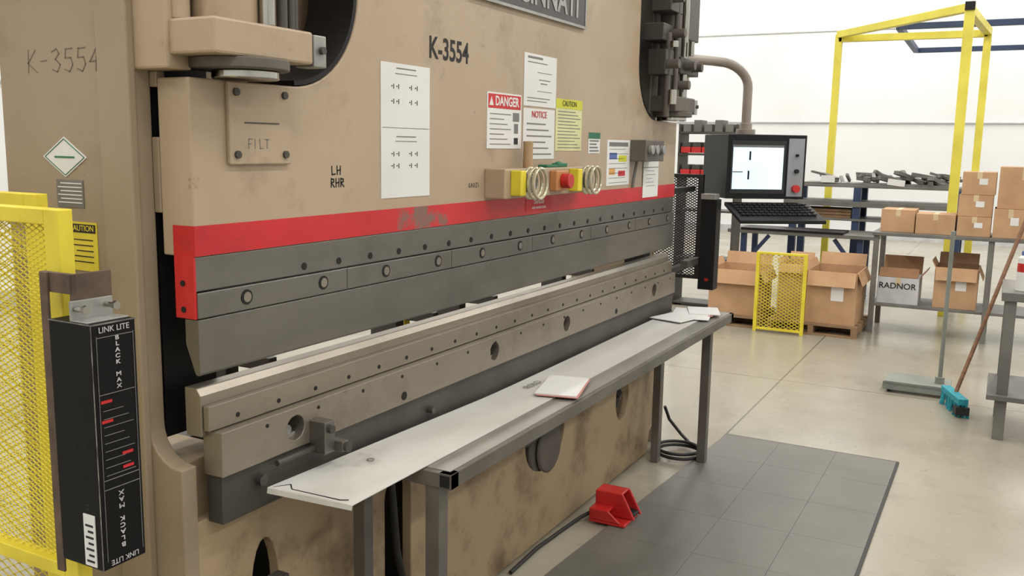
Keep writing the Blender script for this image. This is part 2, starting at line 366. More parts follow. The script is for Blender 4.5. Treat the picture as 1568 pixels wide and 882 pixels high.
p=B.part('hose_reel',RUBBER,smooth=True); p.torus((4.19,1.66,0.41),0.07,0.012); p.cyl((4.17,1.62,0.44),(4.22,1.70,0.36),0.02); p.done()
B.part('inner_cable',RUBBER,smooth=True).tube([(2.24,1.62,0.62),(2.23,1.60,0.5),(2.23,1.59,0.38),(2.27,1.59,0.25),(2.33,1.60,0.15),(2.36,1.60,0.03)],0.012).done()
p=B.part('jack_bolt',STEEL_D,0.003); p.box(1.63,1.72,1.57,1.61,0.50,0.53); p.box(1.655,1.675,1.57,1.61,0.36,0.53); p.done()
p=B.part('apron_bolts',HOLE); 
for z in (0.68,0.60,0.50): p.cyl((2.44,1.602,z),(2.44,1.61,z),0.012)
p.done()
B.part('base_foot',BEIGE_L,0.004).box(1.46,1.6,1.64,2.15,0,0.9).done()

def cylinder_assy(cx,k,dk):
    M1=BEIGE if not dk else MACH
    p=B.part('cylinder_block_%d'%k,M1,0.006); p.box(cx-0.16,cx+0.15,1.47,1.64,1.83,1.905); p.box(cx-0.17,cx-0.10,1.60,1.72,1.80,2.7); p.done()
    B.part('cylinder_flange_%d'%k,MACH,0.003,True).cyl((cx-0.01,1.55,1.806),(cx-0.01,1.55,1.83),0.112,n=40).done()
    B.part('cylinder_chrome_%d'%k,CHROME,0.003,True).cyl((cx+0.005,1.545,1.787),(cx+0.005,1.545,1.806),0.075,n=40).cyl((cx+0.03,1.50,1.905),(cx+0.03,1.50,2.7),0.018).done()
    p=B.part('cylinder_tube_%d'%k,M1,0.003,True); p.cyl((cx-0.02,1.58,1.905),(cx-0.02,1.58,2.7),0.075,n=32); p.cyl((cx-0.13,1.60,1.905),(cx-0.13,1.60,2.7),0.022); p.done()
    p=B.part('valve_block_%d'%k,ALU,0.003); p.box(cx+0.153,cx+0.198,1.47,1.53,1.825,1.90); p.done()
    p=B.part('valve_studs_%d'%k,STEEL_D,smooth=True); p.cyl((cx+0.178,1.46,1.865),(cx+0.178,1.47,1.865),0.009); p.cyl((cx+0.13,1.52,1.905),(cx+0.13,1.52,2.7),0.009); p.cyl((cx+0.16,1.54,1.915),(cx+0.16,1.54,2.7),0.012)
    p.cyl((cx+0.10,1.52,1.905),(cx+0.10,1.52,2.0),0.013); p.done()
cylinder_assy(1.58,1,False)
cylinder_assy(4.58,2,True)
p=B.part('valve_stack',STEEL_D,0.004); 
p.box(4.28,4.46,1.50,1.60,2.16,2.24); p.box(4.30,4.42,1.49,1.58,2.0,2.12); p.box(4.50,4.80,1.48,1.58,2.02,2.10); p.box(4.66,4.84,1.50,1.64,2.2,2.5); p.box(4.32,4.5,1.48,1.58,2.3,2.42); p.done()
p=B.part('valve_fittings',MACH,0.002,True)
for x,z in ((4.33,2.05),(4.4,2.2),(4.58,2.06),(4.7,2.06),(4.36,2.36),(4.5,1.96)): p.cyl((x,1.43,z),(x,1.5,z),0.022)
p.cyl((4.36,1.50,1.80),(4.36,1.50,2.2),0.016); p.cyl((4.45,1.49,1.9),(4.45,1.49,2.6),0.014); p.done()
p=B.part('valve_chrome_stems',CHROME,0.001,True); p.cyl((4.36,1.47,1.86),(4.36,1.47,1.93),0.02); p.cyl((4.36,1.47,2.13),(4.36,1.47,2.16),0.02); p.cyl((4.6,1.46,2.11),(4.6,1.46,2.18),0.014); p.done()
p=B.part('control_bar',BEIGE,0.004); p.box(2.735,3.50,1.50,1.58,1.468,1.570); p.done()
p=B.part('palm_guards_yellow',YEL,0.004); 
for x in (2.775,3.25): p.box(x,x+0.04,1.458,1.50,1.478,1.565)
p.done()
p=B.part('palm_buttons',GREY,0.003,True)
for x in (2.865,3.355): p.cyl((x,1.455,1.52),(x,1.50,1.52),0.032)
p.done()
p=B.part('palm_guard_rings',CLEAR,smooth=True)
for x in (2.865,3.355):
    for y in (1.43,1.45,1.47): p.torus((x,y,1.52),0.052,0.006)
p.done()
B.part('estop_housing',mat('orange_housing',(190,130,80),0.5),0.004).box(3.08,3.19,1.47,1.50,1.485,1.56).done()
p=B.part('estop_button',REDM,0.003,True); p.cyl((3.135,1.435,1.522),(3.135,1.47,1.522),0.028); p.done()
B.part('paper_tube',TAN,smooth=True).cyl((2.98,1.54,1.570),(2.98,1.54,1.665),0.018).done()
p=B.part('work_gloves',GREENP,0.006,True); p.box(3.10,3.2,1.52,1.56,1.570,1.58); p.box(3.2,3.28,1.52,1.55,1.570,1.585); p.ball((3.24,1.54,1.583),0.014,(1.6,1,0.6)); p.done()
p=B.part('selector_box',MACH,0.004); p.box(4.10,4.36,1.50,1.58,1.585,1.685); p.done()
p=B.part('selector_knobs',ALU,0.002,True)
for x in (4.15,4.22,4.31): p.cyl((x,1.48,1.64),(x,1.50,1.64),0.022)
p.done()
B.part('conduit',GREY,smooth=True).tube([(4.14,1.572,1.46),(4.14,1.57,1.5),(4.15,1.56,1.585)],0.007).done()
B.part('stripe_label',REDP).box(3.04,3.26,1.576,1.5778,1.404,1.452).done()
B.text('stripe_label_text','DANGER',(3.15,1.5755,1.438),0.022,WHITE)
B.text('stripe_label_text2','KEEP HANDS CLEAR',(3.15,1.5755,1.416),0.013,WHITE)

# ---------------------------------------------------------------- signs / papers on the ram
def sign(name,x0,x1,z0,z1,face,bands=(),lines=(),ink=GINK,y=1.58):
    g=G(name,((x0+x1)/2,y,(z0+z1)/2))
    g.part('sheet',face).box(x0,x1,y-0.0018,y-0.0002,z0,z1).done()
    for i,(a,b,c,d,m) in enumerate(bands):
        g.part('band_%d'%(i+1),m).box(x0+(x1-x0)*a,x0+(x1-x0)*b,y-0.0026,y-0.0018,z0+(z1-z0)*c,z0+(z1-z0)*d).done()
    if lines:
        p=g.part('print',ink)
        for (a,b,c,t) in lines:
            p.box(x0+(x1-x0)*a,x0+(x1-x0)*b,y-0.0026,y-0.0018,z0+(z1-z0)*c-t/2,z0+(z1-z0)*c+t/2)
        p.done()
    return g
ln=[(0.3,0.7,0.965,0.003),(0.3,0.7,0.46,0.003),(0.28,0.72,0.925,0.002),(0.28,0.72,0.425,0.002),(0.02,0.98,0.525,0.0015)]
g=sign('instruction_poster',2.142,2.392,1.492,1.878,WHITE,lines=ln)
p=g.part('diagrams',INK)
for zc in (0.83,0.72,0.33,0.24):
    for xc in (0.24,0.34,0.6,0.72):
        p.box(2.142+0.25*xc,2.142+0.25*xc+0.0025,1.577,1.5785,1.492+0.386*zc-0.007,1.492+0.386*zc+0.007)
        p.box(2.142+0.25*xc-0.010,2.142+0.25*xc-0.005,1.577,1.5785,1.492+0.386*zc-0.001,1.492+0.386*zc+0.002)
p.done()
rl=lambda n,a,b,z0,z1,t=0.003:[(a,b-0.1*((i*37)%3),z0+(z1-z0)*i/(n-1),t) for i in range(n)]
g=sign('danger_sign',2.745,2.995,1.638,1.83,WHITE,bands=((0.03,0.97,0.72,0.97,REDP),(0.74,0.93,0.5,0.66,GINK),(0.78,0.9,0.28,0.46,GINK),(0.78,0.9,0.08,0.2,INK)),lines=rl(7,0.08,0.68,0.08,0.62,0.003))
g.text('danger_word','DANGER',(2.885,1.5768,1.80),0.045,WHITE,bold=0.001,sx=0.95)
p=g.part('danger_triangle',WHITE); p.prism([[(2.758,1.785),(2.788,1.785),(2.773,1.815)]],'Y',1.5768,1.5776); p.done()
g=sign('notice_paper',3.012,3.282,1.795,1.985,WHITE,lines=[(0.1,0.55,0.93,0.008),(0.1,0.7,0.84,0.003),(0.4,0.85,0.66,0.002),(0.4,0.85,0.3,0.002),(0.45,0.8,0.52,0.003),(0.5,0.7,0.45,0.004),(0.1,0.8,0.16,0.003),(0.1,0.7,0.1,0.003)])
g=sign('warning_paper',3.012,3.275,1.60,1.787,WHITE,lines=rl(6,0.1,0.9,0.1,0.7,0.005))
g.text('warning_word','NOTICE',(3.14,1.5768,1.765),0.035,REDP)
YELP=mat('yellow_paper',(206,206,60),0.6); YELP2=mat('pale_yellow_paper',(214,215,162),0.6)
g=sign('yellow_safety_sign',3.285,3.535,1.632,1.835,YELP2,bands=((0,1,0.82,1,YELP),),lines=rl(12,0.08,0.94,0.06,0.76,0.003))
g.text('caution_word','CAUTION',(3.41,1.5768,1.817),0.03,INK)
g=sign('green_label',3.61,3.735,1.622,1.71,WHITE,bands=((0,1,0.7,1,GREENP),),lines=rl(4,0.1,0.9,0.12,0.6,0.006))
BLU=mat('blue_print',(90,110,170),0.6); ORG=mat('orange_print',(215,160,90),0.6)
g=sign('colour_chart_poster',3.82,4.10,1.477,1.682,WHITE,bands=((0.08,0.9,0.86,0.95,GINK),(0.1,0.42,0.58,0.72,BLU),(0.5,0.85,0.52,0.66,YELP),(0.1,0.35,0.24,0.38,ORG),(0.5,0.8,0.2,0.32,REDP)),lines=rl(8,0.1,0.9,0.06,0.8,0.002))
g=sign('tall_notice_paper',4.285,4.505,1.405,1.592,WHITE,bands=((0,1,0.78,0.8,GINK),),lines=rl(5,0.2,0.8,0.3,0.7,0.002),y=1.5772)
def sidesign(name,y0,y1,z0,z1,face,x=1.41):
    g=G(name,(x,(y0+y1)/2,(z0+z1)/2)); g.part('sheet',face).box(x-0.002,x-0.0002,y0,y1,z0,z1).done(); return g
SX=1.41
hand(B,'side_machine_number','K-3554',(1.4095,2.065,1.80),0.044,0.052,PENCIL,face='-X',t=0.0028)
g=G('hazard_diamond',(SX,1.95,1.605)); p=g.part('sheet',WHITE); p.prism([[(1.95-0.078,1.605),(1.95,1.652),(1.95+0.078,1.605),(1.95,1.558)]],'X',SX-0.002,SX-0.0002); p.done()
p=g.part('rim',GREENP); 
for a,b in (((1.88,1.605),(1.95,1.647)),((1.95,1.647),(2.02,1.605)),((2.02,1.605),(1.95,1.563)),((1.95,1.563),(1.88,1.605))): p.beam((SX-0.0025,*a),(SX-0.0025,*b),0.001,0.0018)
p.box(SX-0.0035,SX-0.002,1.915,1.985,1.603,1.607)
p.done()
g=sidesign('serial_label',1.89,1.985,1.488,1.552,GREY); p=g.part('print',WHITE)
for i in range(6): p.box(SX-0.0028,SX-0.002,1.895,1.98-0.01*(i%2),1.498+i*0.009,1.5005+i*0.009)
p.done()
g=sidesign('caution_label',1.85,1.955,1.34,1.455,YEL); g.part('header',INK).box(SX-0.0028,SX-0.002,1.855,1.95,1.43,1.45).done()
g.text('caution_text','CAUTION',(SX-0.003,1.9025,1.44),0.019,YEL,face='-X')
p=g.part('print',INK)
for i in range(5): p.box(SX-0.0028,SX-0.002,1.865,1.94-0.008*(i%3),1.36+i*0.013,1.3625+i*0.013)
p.done()

# ---------------------------------------------------------------- work table + sheet
T=G('work_table',(3.4,1.4,0))
TG=mat('table_steel',(108,104,97),0.45,0.3,col2=(88,84,78),scale=5)
p=T.part('frame',TG,0.002)
p.box(1.98,4.84,1.235,1.275,0.735,0.778); p.box(1.95,4.84,1.50,1.54,0.735,0.778); p.box(1.98,2.02,1.235,1.54,0.735,0.778); p.box(4.80,4.84,1.235,1.54,0.735,0.778); p.done()
T.part('top',mat('table_top_steel',(150,146,138),0.38,0.4),0.001).box(2.0,4.82,1.25,1.53,0.774,0.7805).done()
T.part('tube_end',HOLE).box(1.9785,1.981,1.24,1.27,0.74,0.773).done()
p=T.part('legs',TG,0.002)
p.box(1.985,2.03,1.275,1.32,0.0125,0.735); p.box(1.95,1.99,1.50,1.54,0,0.735)
p.box(4.56,4.605,1.275,1.32,0.0125,0.735); p.box(4.46,4.505,1.50,1.54,0,0.735)
p.done()
S=G('sheet_metal_strip',(3.1,1.43,0.78))
p=S.part('blank',SHEET,0,True)
NX,NY=28,4; rows=[]
for layer in (0.0,-0.0022):
    gr=[]
    for i in range(NX+1):
        t_=i/NX; xf=1.675+(4.50-1.675)*t_; xb=1.603+(4.50-1.603)*t_; lift=0.028*max(0,1-t_*2.6)**1.2+0.001+0.0015*math.sin(t_*9)
        gr.append([p.bm.verts.new((xf+(xb-xf)*j/NY,1.325+(1.528-1.325)*j/NY,0.7838+layer+lift*(j/NY)**0.9)) for j in range(NY+1)])
    rows.append(gr)
t0,t1=rows
for i in range(NX):
    for j in range(NY):
        p.bm.faces.new((t0[i][j],t0[i+1][j],t0[i+1][j+1],t0[i][j+1])); p.bm.faces.new((t1[i][j],t1[i][j+1],t1[i+1][j+1],t1[i+1][j]))
for i in range(NX):
    for j in (0,NY): p.bm.faces.new((t0[i][j],t1[i][j],t1[i+1][j],t0[i+1][j]))
for j in range(NY):
    for i in (0,NX): p.bm.faces.new((t0[i][j],t0[i][j+1],t1[i][j+1],t1[i][j]))
p.done()
S.part('end_flange',SHEET).beam((1.674,1.325,0.777),(1.602,1.528,0.805),0.002,0.014).done()
p=S.part('end_notch',INK)
def sz(y): return 0.7845+0.028*((y-1.325)/0.203)**0.9*0.95
def seg(a,b,w_=0.003): p.beam((a[0],a[1],sz(a[1])+0.0012),(b[0],b[1],sz(b[1])+0.0012),w_,0.001)
seg((1.672,1.36),(1.636,1.48)); seg((1.636,1.48),(1.655,1.50)); seg((1.672,1.36),(1.687,1.345)); seg((1.655,1.50),(1.615,1.520),0.002)
p.done()
S.text('chalk_mark','ROLO',(2.9,1.46,0.7885),0.04,GINK,face='+Z',spin=0.0)
S.part('bolt_mark',GINK).torus((1.92,1.455,0.801),0.009,0.0012,'Z').done()
PT=mat('pink_slip',(200,136,128),0.6)
def rbox(g,name,m,cx,cy,z0,z1,wx,wy,ang):
    p=g.part(name,m); d=Vector((math.cos(ang),math.sin(ang),0))*wx/2; c=Vector((cx,cy,(z0+z1)/2)); p.beam(c-d,c+d,wy,z1-z0); p.done()
g=G('work_order_papers',(3.0,1.33,0.79))
rbox(g,'folder',PT,2.92,1.345,0.789,0.791,0.27,0.15,0.25); rbox(g,'paper',WHITE,2.925,1.352,0.791,0.795,0.265,0.148,0.24)
g=G('work_order_papers',(4.6,1.38,0.79))
rbox(g,'paper_1',WHITE,4.62,1.40,0.789,0.792,0.32,0.2,0.2); rbox(g,'paper_2',WHITE,4.50,1.42,0.792,0.796,0.3,0.18,-0.25); rbox(g,'slip',PT,4.68,1.35,0.792,0.794,0.2,0.12,0.1); rbox(g,'paper_3',WHITE,4.7,1.36,0.796,0.80,0.22,0.16,0.35)

# ---------------------------------------------------------------- light-curtain box (left)
L=G('light_curtain_housing',(1.035,1.38,1.1))
L.part('body',BLACKS,0.003).box(0.99,1.08,1.33,1.44,0.90,1.34).done()
SC=mat('scuffed_edge',(130,126,120),0.5,col2=(60,58,56),scale=40)
p=L.part('edge_trim',SC); p.box(0.9892,0.9905,1.3292,1.3305,0.90,1.34); p.box(0.99,1.08,1.3292,1.33,1.3375,1.34); p.box(0.9895,0.99,1.33,1.44,1.338,1.34); p.done()
p=L.part('panel_lines',GINK)
xa,xb=0.999,1.073
for z in (1.315,1.215,1.062,1.045): p.box(xa,xb,1.3288,1.33,z,z+0.001)
for x in (xa,xb): p.box(x,x+0.0007,1.3288,1.33,0.915,1.318)
p.done()
LG=mat('label_grey_white',(185,185,183),0.6)
L.text('label_top','LINK LITE',(1.035,1.329,1.328),0.0145,LG)
L.text('label_letters','B\nL\nA\nC\nK\n \nM\nA\nX',(1.040,1.329,1.268),0.0105,LG,space=1.02,bold=0.0002,sx=1.35)
L.text('label_letters_low','B\nL\nA\nC\nK\n \nM\nA\nX',(1.033,1.329,0.985),0.0115,LG,space=1.05,bold=0.0002,spin=math.pi,sx=1.35)
L.text('label_bottom','LINK LITE',(1.035,1.329,0.911),0.0135,LG,spin=math.pi)
p=L.part('red_tags',REDP)
for z,a in ((1.20,1.002),(1.165,1.002),(1.10,1.04),(1.075,1.04)): p.box(a,a+0.022,1.3288,1.33,z,z+0.005)
p.done()
p=L.part('spec_print',GINK)
for i in range(9): p.box(1.006,1.066-0.01*(i%3),1.3288,1.33,1.070+i*0.0145,1.0708+i*0.0145)
p.done()
p=L.part('barcode_label',WHITE); p.box(0.9885,0.99,1.345,1.375,0.905,1.0); p.done()
p=L.part('barcode',INK); 
for i in range(7): p.box(0.988,0.9886,1.35,1.37-0.006*(i%2),0.912+i*0.011,0.916+i*0.011)
p.done()
p=L.part('mount_bracket',ALU,0.001); p.box(0.992,1.075,1.38,1.386,1.335,1.375); p.box(0.992,1.075,1.34,1.386,1.34,1.343); p.done()
p=L.part('mount_bolts',CHROME,0,True)
for x in (1.0,1.06): p.cyl((x,1.355,1.362),(x,1.38,1.362),0.005); p.cyl((x,1.35,1.362),(x,1.357,1.362),0.008,n=6)
p.done()
p=L.part('rust_plate',RUST,0.001); p.box(1.0,1.08,1.387,1.393,1.36,1.42); p.box(1.0,1.01,1.387,1.47,1.385,1.42); p.box(0.995,1.0,1.445,1.465,0.87,1.42); p.done()

def fence(name,x,y0,y1,z0,z1,fr=0.035,m=YEL,pu=0.03,pv=0.014,t=0.0022,legs=True):
    g=G(name,(x,(y0+y1)/2,0))
    p=g.part('frame',m,0.002)
    p.box(x-0.015,x+0.015,y0,y0+fr,z0 if not legs else 0,z1); p.box(x-0.015,x+0.015,y1-fr,y1,z0 if not legs else 0,z1)
    p.box(x-0.015,x+0.015,y0+fr,y1-fr,z1-fr*0.7,z1); p.box(x-0.015,x+0.015,y0+fr,y1-fr,z0,z0+fr*0.7); p.done()
    p=g.part('mesh',m); diamond_mesh(p,(x,y0+fr*0.8,z0+fr*0.5),(0,1,0),(0,0,1),y1-y0-1.6*fr,z1-z0-fr,pu,pv,t); p.done()
    return g
fence('yellow_mesh_guard',1.045,1.455,2.15,0.83,1.525,0.04,pu=0.022,pv=0.0105,t=0.0017)
fence('yellow_mesh_guard',1.25,1.815,2.5,0.5,1.53,0.04,pu=0.045,pv=0.022)

# ---------------------------------------------------------------- operator controls, right end
C=G('machine_control_station',(5.35,1.3,0))
a=math.radians(36); fd=Vector((math.sin(a),-math.cos(a),0)); bd=Vector((math.cos(a),math.sin(a),0)); P1=Vector((5.2,1.41,0))
def cabpart(name,m,t0,t1,s0,s1,z0,z1,bevel=0):
    p=C.part(name,m,bevel); c0=P1+fd*t0+bd*(s0+s1)/2; c1=P1+fd*t1+bd*(s0+s1)/2
    z=(z0+z1)/2; p.beam((c0.x,c0.y,z),(c1.x,c1.y,z),abs(s1-s0),z1-z0); p.done()
cabpart('cabinet',BLACK,0,0.47,0,0.40,1.37,1.735,0.004)
cabpart('bezel',mat('bezel_grey',(34,35,38),0.5),0.02,0.345,-0.004,0.0,1.40,1.70)
cabpart('screen',SCREEN,0.03,0.33,-0.007,-0.004,1.425,1.675)
cabpart('button_panel',mat('panel_grey',(150,152,158),0.5),0.36,0.455,-0.006,0,1.385,1.715)
def cpt(t,s,z): v=P1+fd*t+bd*s; return (v.x,v.y,z)
cabpart('screen_figure',BLACK,0.125,0.135,-0.009,-0.007,1.59,1.64); cabpart('screen_figure_b',BLACK,0.12,0.13,-0.009,-0.007,1.48,1.53)
cabpart('screen_bar',GINK,0.03,0.09,-0.009,-0.007,1.52,1.526); cabpart('screen_toolbar',GINK,0.03,0.33,-0.009,-0.007,1.662,1.675)
p=C.part('stop_button',REDM,smooth=True); p.cyl(cpt(0.41,-0.03,1.43),cpt(0.41,-0.006,1.43),0.022); p.done()
p=C.part('selector',BLACK,smooth=True); p.cyl(cpt(0.41,-0.025,1.53),cpt(0.41,-0.006,1.53),0.012); p.cyl(cpt(0.41,-0.02,1.62),cpt(0.41,-0.006,1.62),0.008); p.done()
p=C.part('keyboard_tray',BLACK,0.003)
A0=Vector(cpt(0.0,0.02,1.35)); A1=Vector(cpt(0.5,0.02,1.35)); dn=Vector((0,0,-0.085))
c=[A0,A1,A1-bd*0.26+dn,A0-bd*0.26+dn]
vs=[p.bm.verts.new(v) for v in c]+[p.bm.verts.new(v-Vector((0,0,0.02))) for v in c]
for f in ((0,1,2,3),(7,6,5,4),(0,4,5,1),(1,5,6,2),(2,6,7,3),(3,7,4,0)): p.bm.faces.new([vs[i] for i in f])
p.done()
p=C.part('keyboard_keys',mat('key_grey',(40,40,42),0.5))
for r in range(5):
    for k in range(15):
        v=A0+fd*(0.03+k*0.03)-bd*(0.04+r*0.036)+dn*((0.04+r*0.036)/0.26)+Vector((0,0,0.005)); q=v+fd*0.024
        p.beam(v,q,0.026,0.008)
p.done()
pts=[(4.905,1.60,2.133),(5.0,1.58,2.135),(5.18,1.53,2.14)]
for i in range(9):
    t_=i/8*math.pi/2; pts.append((5.25+0.14*math.sin(t_),1.505-0.14*math.sin(t_),2.0+0.14*math.cos(t_)))
pts.append((5.39,1.365,1.735))
PIPE=mat('pipe_paint',(150,140,130),0.4)
C.part('support_pipe',PIPE,smooth=True).tube(pts,0.027,16).done()
p=C.part('pipe_flange',PIPE,0.002,True); p.cyl((5.39,1.365,1.735),(5.39,1.365,1.765),0.055); p.cyl((5.39,1.365,1.765),(5.39,1.365,1.80),0.035); p.done()
B.part('pipe_bracket',BEIGE_D,0.004).box(4.83,4.9,1.56,1.66,2.0,2.25).done()

K=G('light_curtain_post',(5.05,1.45,0))
K.part('post',BLACK,0.003).box(5.03,5.12,1.41,1.50,0.86,1.37).done()
K.part('bracket',ALU,0.002).box(5.02,5.11,1.42,1.50,1.37,1.40).done()
K.part('arm',STEEL_D).box(4.83,5.05,1.50,1.54,1.0,1.04).done()
p=K.part('indicator',REDM); p.box(5.027,5.03,1.44,1.46,0.91,0.925); p.done()
BM=mat('black_mesh_paint',(40,40,39),0.5)
g=fence('black_mesh_guard',5.3,1.57,2.3,0.88,1.50,0.03,m=BM,pu=0.026,pv=0.016,t=0.005,legs=False)
g.part('support_arms',BM).box(4.86,5.3,1.62,1.65,1.40,1.43).box(4.86,5.3,1.62,1.65,0.95,0.98).box(5.285,5.315,2.25,2.28,0,0.88).done()

# ---------------------------------------------------------------- floor things near the press
g=G('anti_fatigue_mat',(3,0.85,0))
p=g.part('tiles',MAT_T,0.0008)
nx,ny=11,3; x0,x1,y0=0.6,5.12,0.39
def ye(x): return 1.31+(5.12-x)*0.062*(1 if x>3 else 1) if x>2.9 else 1.447
for i in range(nx):
    xa=x0+(x1-x0)*i/nx; xb_=xa+(x1-x0)/nx
    for j in range(ny):
        f=lambda x,j: y0+0.3067*j if j<3 else ye(x)
        p.prism([[(xa+.0004,f(xa,j)+.0004),(xb_-.0004,f(xb_,j)+.0004),(xb_-.0004,f(xb_,j+1)-.0004),(xa+.0004,f(xa,j+1)-.0004)]],'Z',0.001,0.012)
p.done()
p=g.part('ramp_edge',RUBBER); p.box(x0,x1,y0-0.012,y0,0.001,0.010); p.box(x1,x1+0.012,y0-0.012,1.31,0.001,0.010); p.done()
F=G('foot_pedal',(3.65,1.40,0))
p=F.part('guard',REDM,0.005)
p.box(3.555,3.72,1.33,1.50,0.0125,0.026); p.prism([[(1.35,0.026),(1.50,0.026),(1.50,0.075),(1.41,0.075)]],'X',3.555,3.565)
p.prism([[(1.31,0.026),(1.50,0.026),(1.50,0.135),(1.37,0.135)]],'X',3.625,3.637)
p.prism([[(1.31,0.026),(1.50,0.026),(1.50,0.135),(1.37,0.135)]],'X',3.708,3.72)
p.box(3.625,3.72,1.375,1.50,0.125,0.135); p.box(3.555,3.63,1.41,1.50,0.065,0.075); p.box(3.555,3.63,1.49,1.50,0.026,0.075); p.box(3.625,3.72,1.49,1.50,0.026,0.135); p.done()
F.part('treadle',BLACK,0.003).beam((3.672,1.32,0.04),(3.672,1.47,0.062),0.065,0.012).done()
F.part('cable',RUBBER,smooth=True).tube([(3.59,1.50,0.045),(3.56,1.54,0.02),(3.45,1.56,0.010),(3.2,1.575,0.010),(2.95,1.565,0.010)],0.008).done()
g=G('cable_coil',(4.62,1.44,0))
p=g.part('coil',RUBBER,smooth=True); p.torus((4.64,1.44,0.022),0.12,0.009,'Z'); p.torus((4.65,1.45,0.04),0.115,0.009,'Z'); p.tube([(4.75,1.40,0.03),(4.86,1.5,0.05),(4.88,1.58,0.12),(4.85,1.60,0.2)],0.009); p.done()

# ---------------------------------------------------------------- background furniture
def carton(name,x0,x1,y0,y1,z0,z1,open_=False,label=False,m=None):
    m=m or CARD
    g=G(name,((x0+x1)/2,(y0+y1)/2,z0)); t=0.006
    if open_:
        p=g.part('walls',m); p.box(x0,x0+t,y0,y1,z0,z1); p.box(x1-t,x1,y0,y1,z0,z1); p.box(x0+t,x1-t,y0,y0+t,z0,z1); p.box(x0+t,x1-t,y1-t,y1,z0,z1); p.box(x0+t,x1-t,y0+t,y1-t,z0,z0+t); p.done()
        f=min(0.16,(y1-y0)*0.4); p=g.part('flaps',m)
        p.beam((x0,(y0+y1)/2,z1),(x0-f*0.35,(y0+y1)/2,z1-f*0.8),y1-y0-0.02,t,up=(1,0,0)); p.beam((x1,(y0+y1)/2,z1),(x1+f*0.3,(y0+y1)/2,z1+f*0.7),y1-y0-0.02,t,up=(1,0,0)); p.beam(((x0+x1)/2,y0,z1),((x0+x1)/2,y0-f*0.3,z1-f*0.7),x1-x0-0.02,t); p.beam(((x0+x1)/2,y1,z1),((x0+x1)/2,y1+f*0.2,z1+f*0.4),x1-x0-0.02,t); p.done()
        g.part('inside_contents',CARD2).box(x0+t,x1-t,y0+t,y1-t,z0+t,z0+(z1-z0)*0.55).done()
    else:
        g.part('body',m,0.003).box(x0,x1,y0,y1,z0,z1).done()
        ym=(y0+y1)/2; p=g.part('tape',TAPE); p.box(x0-0.001,x1,ym-0.02,ym+0.02,z1,z1+0.001); p.box(x0-0.0015,x0,ym-0.02,ym+0.02,z1-(z1-z0)*0.3,z1); p.done()
    if label:
        g.part('label',WHITE).box(x0-0.003,x0-0.0005,y0+(y1-y0)*0.25,y0+(y1-y0)*0.5,z0+(z1-z0)*0.45,z0+(z1-z0)*0.72).done()
    return g
def pallet(x0,x1,y0,y1):
    g=G('wooden_pallet',((x0+x1)/2,(y0+y1)/2,0)); p=g.part('boards',PALW,0.002)
    for i in range(5): 
        xx=x0+(x1-x0-0.09)*i/4; p.box(xx,xx+0.09,y0,y1,0.085,0.105)
    for yy in (y0,(y0+y1)/2-0.025,y1-0.05): p.box(x0,x1,yy,yy+0.05,0.018,0.085); 
    for i in range(3):
        xx=x0+(x1-x0-0.09)*i/2; p.box(xx,xx+0.09,y0,y1,0,0.018)
    p.done()
pallet(8.45,9.15,1.92,2.5); pallet(8.45,9.2,1.06,1.85)
carton('open_carton',8.5,9.05,1.95,2.42,0.106,0.53,True)
carton('open_carton',8.5,9.1,1.09,1.52,0.106,0.58,True,True)
carton('open_carton',8.7,9.15,1.57,1.82,0.106,0.60,True)
fence('yellow_mesh_guard',8.36,1.50,1.95,0.02,0.735,0.03,pu=0.05,pv=0.03,t=0.005)

SH=G('shelf_table',(9.1,0.3,0))
p=SH.part('frame',GREY,0.003)
p.box(8.85,9.5,-0.95,1.04,0.90,0.93); p.box(8.9,9.45,-0.9,1.01,0.25,0.275)
p.done()
p=SH.part('legs',GREY,0.002)
for x in (8.87,9.43):
    for y in (-0.93,0.05,0.98): p.box(x,x+0.045,y,y+0.045,0,0.90)
p.done()
carton('storage_carton',8.95,9.3,0.70,0.985,0.931,1.135); carton('storage_carton',8.92,9.25,0.37,0.69,0.931,1.11)
carton('storage_carton',8.92,9.25,0.09,0.355,0.931,1.10,label=True); carton('storage_carton',8.95,9.3,0.09,0.36,1.102,1.29,label=True); carton('storage_carton',8.95,9.3,0.08,0.345,1.292,1.49,label=True)
carton('storage_carton',8.9,9.3,-0.18,0.075,0.931,1.18,label=True); carton('storage_carton',8.93,9.35,-0.32,0.06,1.182,1.54); carton('storage_carton',8.9,9.3,-0.6,-0.2,0.931,1.18)
WC=mat('white_carton',(196,196,198),0.6)
g=carton('white_printed_carton',8.93,9.3,0.62,0.97,0.276,0.52,False,m=WC); g.text('carton_text','RADNOR',(8.928,0.80,0.44),0.075,INK,face='-X',bold=0.001)
p=g.part('flaps',CARD2); p.beam((9.3,0.795,0.52),(9.36,0.795,0.68),0.34,0.006,up=(1,0,0)); p.beam((8.93,0.795,0.522),(8.99,0.795,0.60),0.33,0.006,up=(1,0,0)); p.beam((9.1,0.62,0.522),(9.1,0.56,0.60),0.3,0.006); p.done()
carton('open_carton',8.95,9.35,0.15,0.50,0.276,0.64,True,True)

